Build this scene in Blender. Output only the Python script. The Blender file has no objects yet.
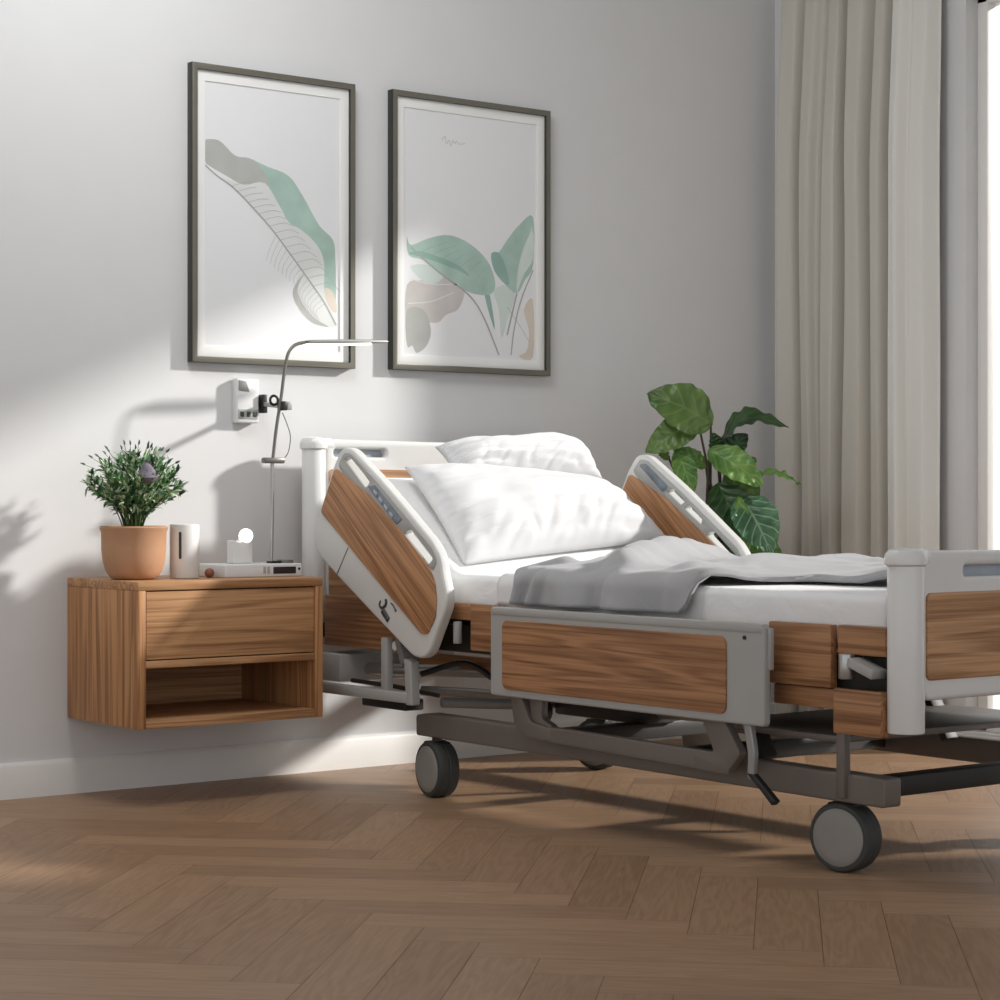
import bpy, bmesh, math, random
from mathutils import Vector, Matrix, noise, Euler
random.seed(7)
PI = math.pi
S = bpy.context.scene
COL = S.collection

# ------------------------------------------------------------------ materials
def lin(c):
    return tuple(((v/255)/12.92 if v/255 <= .04045 else ((v/255+.055)/1.055)**2.4) for v in c)
def mat_base(name):
    m = bpy.data.materials.new(name); m.use_nodes = True
    nt = m.node_tree; b = nt.nodes['Principled BSDF']
    return m, nt, b
def N(nt, t, **kw):
    n = nt.nodes.new(t)
    for k, v in kw.items():
        if hasattr(n, k): setattr(n, k, v)
        else: n.inputs[k].default_value = v
    return n
def plain(name, rgb, rough=.5, metal=0, bump=0, bscale=60, var=.05, vscale=8, emit=None, estr=0, spec=.5):
    m, nt, b = mat_base(name); L = nt.links
    c = lin(rgb)
    tc = N(nt, 'ShaderNodeTexCoord')
    n = N(nt, 'ShaderNodeTexNoise'); n.inputs['Scale'].default_value = vscale; n.inputs['Detail'].default_value = 4
    L.new(tc.outputs['Object'], n.inputs['Vector'])
    r = N(nt, 'ShaderNodeValToRGB')
    r.color_ramp.elements[0].position = .3; r.color_ramp.elements[1].position = .7
    r.color_ramp.elements[0].color = (*[v*(1-var) for v in c], 1)
    r.color_ramp.elements[1].color = (*[min(1, v*(1+var)) for v in c], 1)
    L.new(n.outputs['Fac'], r.inputs['Fac']); L.new(r.outputs['Color'], b.inputs['Base Color'])
    b.inputs['Roughness'].default_value = rough; b.inputs['Metallic'].default_value = metal
    b.inputs['Specular IOR Level'].default_value = spec
    if bump:
        n2 = N(nt, 'ShaderNodeTexNoise'); n2.inputs['Scale'].default_value = bscale; n2.inputs['Detail'].default_value = 5
        L.new(tc.outputs['Object'], n2.inputs['Vector'])
        bp = N(nt, 'ShaderNodeBump'); bp.inputs['Strength'].default_value = bump; bp.inputs['Distance'].default_value = .002
        L.new(n2.outputs['Fac'], bp.inputs['Height']); L.new(bp.outputs['Normal'], b.inputs['Normal'])
    if emit:
        b.inputs['Emission Color'].default_value = (*lin(emit), 1); b.inputs['Emission Strength'].default_value = estr
    return m
def wood(name, dark, light, g=(0, 1, 0), scale=1.0, rough=.45, contrast=1.0):
    """long-grained timber; g = grain direction in object space"""
    m, nt, b = mat_base(name); L = nt.links
    g = Vector(g).normalized()
    p = g.cross(Vector((0, 0, 1)) if abs(g.z) < .9 else Vector((1, 0, 0))).normalized(); q = g.cross(p)
    tc = N(nt, 'ShaderNodeTexCoord')
    comb = N(nt, 'ShaderNodeCombineXYZ')
    for i, (v, k) in enumerate(((g, .42), (p, 9.0), (q, 9.0))):
        d = N(nt, 'ShaderNodeVectorMath', operation='DOT_PRODUCT'); d.inputs[1].default_value = v*k*scale
        L.new(tc.outputs['Object'], d.inputs[0]); L.new(d.outputs['Value'], comb.inputs[i])
    n1 = N(nt, 'ShaderNodeTexNoise'); n1.inputs['Scale'].default_value = 1.6; n1.inputs['Detail'].default_value = 3; n1.inputs['Distortion'].default_value = .6
    L.new(comb.outputs[0], n1.inputs['Vector'])
    mul = N(nt, 'ShaderNodeMath', operation='MULTIPLY'); mul.inputs[1].default_value = 46
    L.new(n1.outputs['Fac'], mul.inputs[0])
    sn = N(nt, 'ShaderNodeMath', operation='SINE'); L.new(mul.outputs[0], sn.inputs[0])
    n2 = N(nt, 'ShaderNodeTexNoise'); n2.inputs['Scale'].default_value = 9; n2.inputs['Detail'].default_value = 6; n2.inputs['Roughness'].default_value = .7
    mp = N(nt, 'ShaderNodeVectorMath', operation='MULTIPLY'); mp.inputs[1].default_value = (.45, 2.2, 2.2)
    L.new(comb.outputs[0], mp.inputs[0]); L.new(mp.outputs[0], n2.inputs['Vector'])
    a1 = N(nt, 'ShaderNodeMath', operation='MULTIPLY_ADD'); a1.inputs[1].default_value = .13*contrast; a1.inputs[2].default_value = 0
    L.new(sn.outputs[0], a1.inputs[0])
    a2 = N(nt, 'ShaderNodeMath', operation='ADD'); L.new(a1.outputs[0], a2.inputs[0]); L.new(n2.outputs['Fac'], a2.inputs[1])
    r = N(nt, 'ShaderNodeValToRGB'); e = r.color_ramp.elements
    e[0].position = .22; e[0].color = (*lin(dark), 1); e[1].position = .66; e[1].color = (*lin(light), 1)
    L.new(a2.outputs[0], r.inputs['Fac']); L.new(r.outputs['Color'], b.inputs['Base Color'])
    b.inputs['Roughness'].default_value = rough; b.inputs['Specular IOR Level'].default_value = .35
    bp = N(nt, 'ShaderNodeBump'); bp.inputs['Strength'].default_value = .12; bp.inputs['Distance'].default_value = .002
    L.new(a2.outputs[0], bp.inputs['Height']); L.new(bp.outputs['Normal'], b.inputs['Normal'])
    return m
def fabric(name, rgb, rough=.9, weave=900, bump=.15, sheen=.2, soft=0, softscale=14):
    m, nt, b = mat_base(name); L = nt.links
    tc = N(nt, 'ShaderNodeTexCoord')
    b.inputs['Base Color'].default_value = (*lin(rgb), 1); b.inputs['Roughness'].default_value = rough
    b.inputs['Sheen Weight'].default_value = sheen; b.inputs['Specular IOR Level'].default_value = .2
    n = N(nt, 'ShaderNodeTexNoise'); n.inputs['Scale'].default_value = weave; n.inputs['Detail'].default_value = 2
    L.new(tc.outputs['Object'], n.inputs['Vector'])
    bp = N(nt, 'ShaderNodeBump'); bp.inputs['Strength'].default_value = bump; bp.inputs['Distance'].default_value = .0006
    L.new(n.outputs['Fac'], bp.inputs['Height'])
    if soft:
        n2 = N(nt, 'ShaderNodeTexNoise'); n2.inputs['Scale'].default_value = softscale; n2.inputs['Detail'].default_value = 3; n2.inputs['Distortion'].default_value = 1.2
        L.new(tc.outputs['Object'], n2.inputs['Vector'])
        b2 = N(nt, 'ShaderNodeBump'); b2.inputs['Strength'].default_value = soft; b2.inputs['Distance'].default_value = .02
        L.new(n2.outputs['Fac'], b2.inputs['Height']); L.new(b2.outputs['Normal'], bp.inputs['Normal'])
    L.new(bp.outputs['Normal'], b.inputs['Normal'])
    return m
def leafmat(name, dark, light, vein=(150, 175, 130), veinw=.5, freq=24, rough=.35):
    """UV: u across (-1..1 -> 0..1), v along"""
    m, nt, b = mat_base(name); L = nt.links
    uv = N(nt, 'ShaderNodeUVMap'); sep = N(nt, 'ShaderNodeSeparateXYZ'); L.new(uv.outputs[0], sep.inputs[0])
    s = N(nt, 'ShaderNodeMath', operation='SUBTRACT'); s.inputs[1].default_value = .5; L.new(sep.outputs[0], s.inputs[0])
    ab = N(nt, 'ShaderNodeMath', operation='ABSOLUTE'); L.new(s.outputs[0], ab.inputs[0])
    k = N(nt, 'ShaderNodeMath', operation='MULTIPLY'); k.inputs[1].default_value = -.55; L.new(ab.outputs[0], k.inputs[0])
    ad = N(nt, 'ShaderNodeMath', operation='ADD'); L.new(k.outputs[0], ad.inputs[0]); L.new(sep.outputs[1], ad.inputs[1])
    fr = N(nt, 'ShaderNodeMath', operation='MULTIPLY'); fr.inputs[1].default_value = freq; L.new(ad.outputs[0], fr.inputs[0])
    sn = N(nt, 'ShaderNodeMath', operation='SINE'); L.new(fr.outputs[0], sn.inputs[0])
    r1 = N(nt, 'ShaderNodeValToRGB'); r1.color_ramp.elements[0].position = .80; r1.color_ramp.elements[1].position = 1.0
    L.new(sn.outputs[0], r1.inputs['Fac'])
    r2 = N(nt, 'ShaderNodeValToRGB'); r2.color_ramp.elements[0].position = .012; r2.color_ramp.elements[1].position = .035
    r2.color_ramp.elements[0].color = (1, 1, 1, 1); r2.color_ramp.elements[1].color = (0, 0, 0, 1)
    L.new(ab.outputs[0], r2.inputs['Fac'])
    mx = N(nt, 'ShaderNodeMath', operation='MAXIMUM'); L.new(r1.outputs[0], mx.inputs[0]); L.new(r2.outputs[0], mx.inputs[1])
    vf = N(nt, 'ShaderNodeMath', operation='MULTIPLY'); vf.inputs[1].default_value = veinw; L.new(mx.outputs[0], vf.inputs[0])
    no = N(nt, 'ShaderNodeTexNoise'); no.inputs['Scale'].default_value = 12; tc = N(nt, 'ShaderNodeTexCoord'); L.new(tc.outputs['Object'], no.inputs['Vector'])
    r3 = N(nt, 'ShaderNodeValToRGB'); r3.color_ramp.elements[0].position = .35; r3.color_ramp.elements[1].position = .65
    r3.color_ramp.elements[0].color = (*lin(dark), 1); r3.color_ramp.elements[1].color = (*lin(light), 1)
    L.new(no.outputs['Fac'], r3.inputs['Fac'])
    mix = N(nt, 'ShaderNodeMix', data_type='RGBA'); mix.inputs['B'].default_value = (*lin(vein), 1) if False else mix.inputs['B'].default_value
    mix.inputs[7].default_value = (*lin(vein), 1)
    L.new(vf.outputs[0], mix.inputs[0]); L.new(r3.outputs[0], mix.inputs[6])
    L.new(mix.outputs[2], b.inputs['Base Color'])
    b.inputs['Roughness'].default_value = rough
    bp = N(nt, 'ShaderNodeBump'); bp.inputs['Strength'].default_value = .35; bp.inputs['Distance'].default_value = .003; bp.invert = True
    L.new(sn.outputs[0], bp.inputs['Height']); L.new(bp.outputs['Normal'], b.inputs['Normal'])
    tr = N(nt, 'ShaderNodeBsdfTranslucent'); L.new(mix.outputs[2], tr.inputs['Color'])
    ms = N(nt, 'ShaderNodeMixShader'); ms.inputs[0].default_value = .18
    L.new(b.outputs[0], ms.inputs[1]); L.new(tr.outputs[0], ms.inputs[2])
    L.new(ms.outputs[0], nt.nodes['Material Output'].inputs['Surface'])
    return m

M = {}
M['wall'] = plain('wall_paint', (214, 214, 214), .85, bump=.05, bscale=220, var=.01)
M['base'] = plain('white_trim', (228, 226, 222), .45, var=.01)
M['plastic'] = plain('white_plastic', (214, 214, 211), .32, var=.01)
M['plastic_grey'] = plain('light_grey_plastic', (166, 166, 163), .36, var=.015)
M['plastic_dark'] = plain('mid_grey_plastic', (120, 119, 116), .45, var=.03)
M['enamel'] = plain('white_enamel', (224, 224, 222), .25, var=.01)
M['taupe'] = plain('taupe_steel', (112, 104, 98), .42, metal=.15, var=.03)
M['steel'] = plain('grey_steel', (150, 150, 148), .35, metal=.35, var=.03)
M['chrome'] = plain('brushed_chrome', (176, 176, 174), .28, metal=.85, var=.02)
M['nickel'] = plain('dull_nickel', (118, 116, 110), .4, metal=.6, var=.02)
M['black'] = plain('black_plastic', (26, 26, 27), .45, var=.1)
M['dark'] = plain('dark_metal', (46, 44, 42), .5, metal=.2, var=.08)
M['rubber'] = plain('tyre_rubber', (62, 64, 63), .7, var=.05)
M['hubgrey'] = plain('wheel_cover_grey', (140, 137, 131), .5, var=.03)
M['screen'] = plain('blue_grey_screen', (112, 122, 132), .25, var=.25, vscale=30)
M['screen_light'] = plain('pale_key', (170, 178, 188), .3, var=.1)
M['w_y'] = wood('teak_along_bed', (112, 74, 47), (174, 128, 90), (0, 1, .0), 1.0)
M['w_x'] = wood('teak_across', (134, 94, 62), (200, 156, 116), (1, 0, 0), 1.0)
M['w_rail'] = wood('teak_raised_rail', (120, 80, 50), (190, 142, 102), (0, -.784, -.62), 1.0, contrast=.9)
M['n_x'] = wood('oak_brown_front', (134, 92, 58), (196, 150, 106), (1, 0, 0), 1.1, .5)
M['n_z'] = wood('oak_brown_side', (124, 82, 48), (190, 140, 94), (0, 0, 1), .9, .5)
M['n_y'] = wood('oak_brown_depth', (128, 86, 54), (192, 146, 102), (0, 1, 0), 1.0, .5)
M['sheet'] = fabric('white_cotton', (238, 238, 238), soft=.25, softscale=9)
M['sheet2'] = fabric('white_flat_cotton', (226, 226, 225), soft=.1, softscale=7)
M['pillow'] = fabric('pillow_cotton', (219, 219, 220), soft=.0)
M['duvet'] = fabric('grey_duvet_cotton', (166, 166, 168), soft=.12, softscale=9)
M['curtain'] = fabric('greige_curtain', (196, 192, 183), weave=500, bump=.25)
M['sheer'] = fabric('pale_curtain', (222, 221, 215), weave=500, bump=.2)
M['terracotta'] = plain('terracotta', (184, 140, 106), .75, bump=.15, bscale=90, var=.07, vscale=14)
M['soil'] = plain('soil', (60, 46, 36), .95, bump=.6, bscale=120, var=.3, vscale=60)
M['pot_white'] = plain('glazed_pot', (120, 118, 112), .5, var=.03)
M['stem'] = plain('green_stem', (74, 96, 50), .55, var=.15)
M['stem_brown'] = plain('brown_stem', (66, 58, 46), .6, var=.15)
M['leaf_a'] = leafmat('leaf_mid_green', (76, 104, 52), (104, 132, 66), (132, 156, 88), .35, 30)
M['leaf_b'] = leafmat('leaf_deep_green', (28, 56, 26), (54, 86, 44), (96, 128, 82), .35, 34)
M['leaf_c'] = leafmat('leaf_fresh_green', (74, 118, 50), (116, 154, 74), (160, 186, 122), .35, 28)
M['leaf_d'] = leafmat('leaf_striped', (50, 92, 64), (84, 128, 90), (172, 198, 164), .5, 40)
M['bush1'] = plain('bush_green', (84, 132, 78), .5, var=.25, vscale=40)
M['bush2'] = plain('bush_pale_green', (188, 208, 172), .5, var=.12, vscale=40)
M['bush3'] = plain('bush_dark', (52, 78, 56), .55, var=.2, vscale=40)
M['flower'] = plain('lavender_bloom', (118, 112, 122), .8, bump=.5, bscale=200, var=.15, vscale=90)
M['frame'] = plain('bronze_frame', (122, 119, 108), .38, metal=.45, var=.04)
M['frame_edge'] = plain('dark_frame_edge', (52, 53, 48), .4, metal=.3, var=.04)
M['matboard'] = plain('white_mat', (238, 238, 235), .8, var=.005)
M['paper'] = plain('print_paper', (228, 229, 230), .7, var=.005)
M['ink_green'] = plain('ink_sage', (168, 194, 183), .7, var=.10, vscale=14)
M['ink_green2'] = plain('ink_sage_dark', (144, 176, 165), .7, var=.08, vscale=14)
M['ink_pale'] = plain('ink_pale_sage', (206, 218, 212), .7, var=.05)
M['ink_grey'] = plain('ink_taupe', (200, 195, 191), .7, var=.06, vscale=20)
M['ink_greyd'] = plain('ink_stone', (178, 180, 175), .7, var=.05, vscale=20)
M['ink_beige'] = plain('ink_beige', (212, 202, 188), .7, var=.05)
M['ink_line'] = plain('ink_line', (168, 170, 165), .7, var=.05)
M['ink_white'] = plain('ink_offwhite', (218, 220, 218), .7, var=.03)
M['lampwhite'] = plain('lit_led_strip', (255, 255, 255), .4, emit=(255, 252, 245), estr=1.6)
M['globe'] = plain('lit_globe', (255, 255, 255), .4, emit=(255, 253, 248), estr=1.8)
M['ceramic'] = plain('white_ceramic', (225, 225, 222), .4, var=.02)
M['deviceface'] = plain('device_white', (220, 221, 221), .35, var=.02)
M['glyph'] = plain('dark_grey_print', (58, 62, 64), .6, var=.05)
M['brownball'] = plain('brown_wood_ball', (140, 88, 62), .45, var=.1)

def glassmat():
    m, nt, b = mat_base('window_glass'); L = nt.links
    t = N(nt, 'ShaderNodeBsdfTransparent'); g = N(nt, 'ShaderNodeBsdfGlossy'); g.inputs['Roughness'].default_value = .02
    f = N(nt, 'ShaderNodeFresnel'); f.inputs['IOR'].default_value = 1.45
    ms = N(nt, 'ShaderNodeMixShader'); L.new(f.outputs[0], ms.inputs[0]); L.new(t.outputs[0], ms.inputs[1]); L.new(g.outputs[0], ms.inputs[2])
    L.new(ms.outputs[0], nt.nodes['Material Output'].inputs['Surface'])
    return m
M['glass'] = glassmat()

def floormat():
    m, nt, b = mat_base('herringbone_oak'); L = nt.links
    uv = N(nt, 'ShaderNodeUVMap'); uv.uv_map = 'UVMap'
    at = N(nt, 'ShaderNodeAttribute'); at.attribute_name = 'tone'
    mp = N(nt, 'ShaderNodeVectorMath', operation='MULTIPLY'); mp.inputs[1].default_value = (1.1, 9, 1); L.new(uv.outputs[0], mp.inputs[0])
    n1 = N(nt, 'ShaderNodeTexNoise'); n1.inputs['Scale'].default_value = 1.5; n1.inputs['Detail'].default_value = 3; n1.inputs['Distortion'].default_value = .5
    L.new(mp.outputs[0], n1.inputs['Vector'])
    mul = N(nt, 'ShaderNodeMath', operation='MULTIPLY'); mul.inputs[1].default_value = 60; L.new(n1.outputs['Fac'], mul.inputs[0])
    sn = N(nt, 'ShaderNodeMath', operation='SINE'); L.new(mul.outputs[0], sn.inputs[0])
    mp2 = N(nt, 'ShaderNodeVectorMath', operation='MULTIPLY'); mp2.inputs[1].default_value = (4, 70, 1); L.new(uv.outputs[0], mp2.inputs[0])
    n2 = N(nt, 'ShaderNodeTexNoise'); n2.inputs['Scale'].default_value = 2; n2.inputs['Detail'].default_value = 5; L.new(mp2.outputs[0], n2.inputs['Vector'])
    a1 = N(nt, 'ShaderNodeMath', operation='MULTIPLY'); a1.inputs[1].default_value = .07; L.new(sn.outputs[0], a1.inputs[0])
    a2 = N(nt, 'ShaderNodeMath', operation='MULTIPLY_ADD'); a2.inputs[1].default_value = .45; L.new(n2.outputs['Fac'], a2.inputs[0]); L.new(a1.outputs[0], a2.inputs[2])
    a3 = N(nt, 'ShaderNodeMath', operation='MULTIPLY_ADD'); a3.inputs[1].default_value = .30; L.new(at.outputs['Fac'], a3.inputs[0]); L.new(a2.outputs[0], a3.inputs[2])
    r = N(nt, 'ShaderNodeValToRGB'); e = r.color_ramp.elements
    e[0].position = .05; e[0].color = (*lin((134, 104, 79)), 1); e[1].position = .85; e[1].color = (*lin((184, 150, 118)), 1)
    L.new(a3.outputs[0], r.inputs['Fac']); L.new(r.outputs['Color'], b.inputs['Base Color'])
    b.inputs['Roughness'].default_value = .42; b.inputs['Specular IOR Level'].default_value = .35
    bp = N(nt, 'ShaderNodeBump'); bp.inputs['Strength'].default_value = .15; bp.inputs['Distance'].default_value = .002
    L.new(a2.outputs[0], bp.inputs['Height']); L.new(bp.outputs['Normal'], b.inputs['Normal'])
    return m
M['floor'] = floormat()

# ------------------------------------------------------------------ mesh helpers (all coordinates in world metres)
class MB:
    def __init__(s): s.bm = bmesh.new(); s.uv = None; s.mi = 0
    def _take(s, tmp, mtx=None):
        if mtx is not None: bmesh.ops.transform(tmp, matrix=mtx, verts=tmp.verts)
        vm = {v: s.bm.verts.new(v.co) for v in tmp.verts}
        for f in tmp.faces:
            try:
                nf = s.bm.faces.new([vm[v] for v in f.verts]); nf.material_index = s.mi; nf.smooth = True
            except ValueError: pass
        tmp.free(); return s
    def box(s, a, b, bev=.003, seg=2, mtx=None):
        t = bmesh.new(); bmesh.ops.create_cube(t, size=1)
        c = [(a[i]+b[i])/2 for i in range(3)]; d = [abs(b[i]-a[i]) for i in range(3)]
        bmesh.ops.transform(t, matrix=Matrix.Translation(c) @ Matrix.Diagonal((*d, 1)), verts=t.verts)
        bev = min(bev, min(d)*.45)
        if bev > 0: bmesh.ops.bevel(t, geom=t.edges[:], offset=bev, segments=seg, profile=.5, affect='EDGES')
        return s._take(t, mtx)
    def beam(s, p0, p1, w, h, bev=.003, up=(0, 0, 1)):
        p0, p1 = Vector(p0), Vector(p1); d = p1-p0; x = d.normalized(); u = Vector(up)
        y = u.cross(x).normalized(); z = x.cross(y)
        mt = Matrix((x, y, z)).transposed().to_4x4(); mt.translation = (p0+p1)/2
        return s.box((-d.length/2, -w/2, -h/2), (d.length/2, w/2, h/2), bev, 2, mt)
    def lathe(s, prof, c, axis=(0, 0, 1), seg=32):
        """prof: (r, h) list along axis from c"""
        t = bmesh.new(); rings = []
        for r, h in prof:
            if r < 1e-6: rings.append([t.verts.new((0, 0, h))])
            else: rings.append([t.verts.new((r*math.cos(2*PI*k/seg), r*math.sin(2*PI*k/seg), h)) for k in range(seg)])
        for A, B in zip(rings, rings[1:]):
            for k in range(seg):
                k2 = (k+1) % seg
                if len(A) == 1 and len(B) == 1: continue
                if len(A) == 1: t.faces.new((A[0], B[k2], B[k])) if False else t.faces.new((A[0], B[k], B[k2]))
                elif len(B) == 1: t.faces.new((A[k], A[k2], B[0]))
                else: t.faces.new((A[k], A[k2], B[k2], B[k]))
        q = Vector((0, 0, 1)).rotation_difference(Vector(axis).normalized()).to_matrix().to_4x4(); q.translation = Vector(c)
        return s._take(t, q)
    def cyl(s, p0, p1, r, r2=None, seg=20, bev=.0):
        p0, p1 = Vector(p0), Vector(p1); h = (p1-p0).length; r2 = r if r2 is None else r2
        if bev: pr = [(0, 0), (r-bev, 0), (r-bev*.3, bev*.3), (r, bev), (r2, h-bev), (r2-bev*.3, h-bev*.3), (r2-bev, h), (0, h)]
        else: pr = [(0, 0), (r, 0), (r2, h), (0, h)]
        return s.lathe(pr, p0, p1-p0, seg)
    def tube(s, pts, r, seg=10, closed=False):
        pts = [Vector(p) for p in pts]; t = bmesh.new(); rings = []
        n = len(pts); prev = None
        for i, p in enumerate(pts):
            a = pts[i-1] if i > 0 else (pts[-1] if closed else p); b = pts[i+1] if i < n-1 else (pts[0] if closed else p)
            d = (b-a).normalized()
            if prev is None:
                u = d.orthogonal().normalized()
            else:
                u = (prev - d*prev.dot(d)).normalized()
            prev = u; w = d.cross(u); rr = r[i] if isinstance(r, (list, tuple)) else r
            rings.append([t.verts.new(p+(u*math.cos(2*PI*k/seg)+w*math.sin(2*PI*k/seg))*rr) for k in range(seg)])
        pairs = list(zip(rings, rings[1:])) + ([(rings[-1], rings[0])] if closed else [])
        for A, B in pairs:
            for k in range(seg): t.faces.new((A[k], A[(k+1) % seg], B[(k+1) % seg], B[k]))
        if not closed: t.faces.new(rings[0][::-1]); t.faces.new(rings[-1])
        return s._take(t)
    def ball(s, c, r, sc=(1, 1, 1), seg=20):
        t = bmesh.new(); bmesh.ops.create_uvsphere(t, u_segments=seg, v_segments=seg//2+2, radius=r)
        return s._take(t, Matrix.Translation(c) @ Matrix.Diagonal((*sc, 1)))
    def grid(s, f, nu, nv, closed_u=False, uv=False):
        t = [[s.bm.verts.new(f(i/nu, j/nv)) for j in range(nv+1)] for i in range(nu+1)]
        if uv and s.uv is None: s.uv = s.bm.loops.layers.uv.new('UVMap')
        for i in range(nu):
            for j in range(nv):
                fc = s.bm.faces.new((t[i][j], t[i+1][j], t[i+1][j+1], t[i][j+1])); fc.smooth = True; fc.material_index = s.mi
                if uv:
                    for lp, (a, b) in zip(fc.loops, ((i, j), (i+1, j), (i+1, j+1), (i, j+1))): lp[s.uv].uv = (a/nu, b/nv)
        return s
    def plate(s, outer, holes, thick, fmap, bev=.004, seg=3):
        """2D outline (with holes) extruded to thick, rounded edges; fmap(u, v, w) -> world"""
        cu = bpy.data.curves.new('tmp', 'CURVE'); cu.dimensions = '2D'; cu.fill_mode = 'BOTH'
        cu.extrude = max(.0001, thick/2-bev); cu.bevel_depth = bev; cu.bevel_resolution = seg; cu.offset = -bev
        for lp in [outer]+list(holes):
            sp = cu.splines.new('POLY'); sp.points.add(len(lp)-1); sp.use_cyclic_u = True
            for q, (x, y) in zip(sp.points, lp): q.co = (x, y, 0, 1)
        o = bpy.data.objects.new('tmp', cu); COL.objects.link(o)
        dg = bpy.context.evaluated_depsgraph_get(); dg.update()
        me = bpy.data.meshes.new_from_object(o.evaluated_get(dg))
        bpy.data.objects.remove(o); bpy.data.curves.remove(cu)
        t = bmesh.new(); t.from_mesh(me); bpy.data.meshes.remove(me)
        bmesh.ops.remove_doubles(t, verts=t.verts, dist=1e-5)
        for v in t.verts: v.co = fmap(*v.co)
        return s._take(t)
def rrect(x0, y0, x1, y1, r, n=6):
    o = []
    for cx, cy, a in ((x1-r, y0+r, -90), (x1-r, y1-r, 0), (x0+r, y1-r, 90), (x0+r, y0+r, 180)):
        for k in range(n+1):
            t = math.radians(a+90*k/n); o.append((cx+r*math.cos(t), cy+r*math.sin(t)))
    return o
def rounded(pts, r, n=5):
    """round the corners of a polygon"""
    out = []; m = len(pts)
    for i in range(m):
        p = Vector(pts[i]); a = Vector(pts[i-1]); b = Vector(pts[(i+1) % m])
        da, db = (a-p), (b-p); k = min(r, da.length*.45, db.length*.45)
        A = p+da.normalized()*k; B = p+db.normalized()*k
        for j in range(n+1):
            t = j/n; out.append(tuple((1-t)**2*A+2*t*(1-t)*p+t*t*B))
    return out
def smooth_loop(pts, n=4):
    o = []; m = len(pts)
    for i in range(m):
        p0, p1, p2, p3 = [Vector(pts[(i+k-1) % m]) for k in range(4)]
        for j in range(n):
            t = j/n
            o.append(tuple(.5*((2*p1)+(-p0+p2)*t+(2*p0-5*p1+4*p2-p3)*t*t+(-p0+3*p1-3*p2+p3)*t**3)))
    return o
def catmull(pts, n=8):
    P = [Vector(p) for p in pts]; P = [2*P[0]-P[1]]+P+[2*P[-1]-P[-2]]; o = []
    for i in range(1, len(P)-2):
        p0, p1, p2, p3 = P[i-1:i+3]
        for j in range(n):
            t = j/n; o.append(.5*((2*p1)+(-p0+p2)*t+(2*p0-5*p1+4*p2-p3)*t*t+(-p0+3*p1-3*p2+p3)*t**3))
    o.append(P[-2]); return o

ORG = {}
def thing(name, label, cat, loc, group=None):
    o = bpy.data.objects.new(name, None); COL.objects.link(o); o.location = loc
    o.empty_display_size = .05
    o['label'] = label; o['category'] = cat
    if group: o['group'] = group
    ORG[o] = Vector(loc); return o
def O(name, mb, mats, parent=None, label=None, cat=None, group=None, kind=None, loc=None, sharp=35):
    if not isinstance(mats, (list, tuple)): mats = [mats]
    me = bpy.data.meshes.new(name)
    bmesh.ops.recalc_face_normals(mb.bm, faces=mb.bm.faces)
    org = ORG[parent] if parent else Vector(loc or (0, 0, 0))
    for v in mb.bm.verts: v.co -= org
    mb.bm.to_mesh(me); mb.bm.free()
    for m in mats: me.materials.append(M[m] if isinstance(m, str) else m)
    try: me.set_sharp_from_angle(angle=math.radians(sharp))
    except Exception: pass
    o = bpy.data.objects.new(name, me); COL.objects.link(o)
    if parent: o.parent = parent
    else: o.location = org
    ORG[o] = org
    if label: o['label'] = label
    if cat: o['category'] = cat
    if group: o['group'] = group
    if kind: o['kind'] = kind
    return o

# ------------------------------------------------------------------ room shell
XW = 4.995                       # right (window) wall
mb = MB()                        # herringbone floor
W_, L_ = .115, .575; nL = 5
ca, sa = math.cos(PI/4), math.sin(PI/4)
mb.uv = mb.bm.loops.layers.uv.new('UVMap'); tone = mb.bm.loops.layers.float_color.new('tone')
g_ = .0005
def plank(x0, y0, x1, y1, horiz):
    cs = [(x0+g_, y0+g_), (x1-g_, y0+g_), (x1-g_, y1-g_), (x0+g_, y1-g_)]
    wc = [(2.6+ca*x-sa*y, -2.2+sa*x+ca*y) for x, y in cs]
    if all(x > XW+.02 or x < -1.6 or y > .02 or y < -6.3 for x, y in wc): return
    f = mb.bm.faces.new([mb.bm.verts.new((x, y, 0)) for x, y in wc])
    tn = random.random(); ou, ov = random.uniform(0, 40), random.uniform(0, 40)
    uvs = [(0, 0), (L_, 0), (L_, W_), (0, W_)] if horiz else [(0, W_), (0, 0), (L_, 0), (L_, W_)]
    for lp, (u, v) in zip(f.loops, uvs): lp[mb.uv].uv = (u+ou, v+ov); lp[tone] = (tn, tn, tn, 1)
for i in range(-60, 61):
    for j in range(-9, 10):
        ox, oy = i*W_+j*L_, i*W_-j*L_
        if math.hypot(ox, oy) > 6.5: continue
        plank(ox, oy, ox+L_, oy+W_, True)
        plank(ox+L_, oy+W_-L_, ox+L_+W_, oy+W_, False)
for co, no in (((XW, 0, 0), (1, 0, 0)), ((0, 0, 0), (0, 1, 0)), ((-1.6, 0, 0), (-1, 0, 0)), ((0, -6.3, 0), (0, -1, 0))):
    bmesh.ops.bisect_plane(mb.bm, geom=mb.bm.verts[:]+mb.bm.edges[:]+mb.bm.faces[:], plane_co=co, plane_no=no, clear_outer=True)
mb.mi = 1; mb.box((-1.6, -6.3, -.06), (XW, 0, -.0012), 0)
O('floor', mb, ['floor', 'dark'], kind='structure', sharp=30)
mb = MB(); mb.box((-1.6, 0, -.06), (XW+.2, .12, 2.75), 0); O('wall_back', mb, 'wall', kind='structure')
mb = MB(); mb.box((-1.6, -6.3, 2.75), (XW+.2, .12, 2.82), 0); O('ceiling', mb, 'wall', kind='structure')
WY0, WY1, WZ0, WZ1 = -.80, -2.95, .06, 2.27      # window opening in the right wall
mb = MB()
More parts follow.
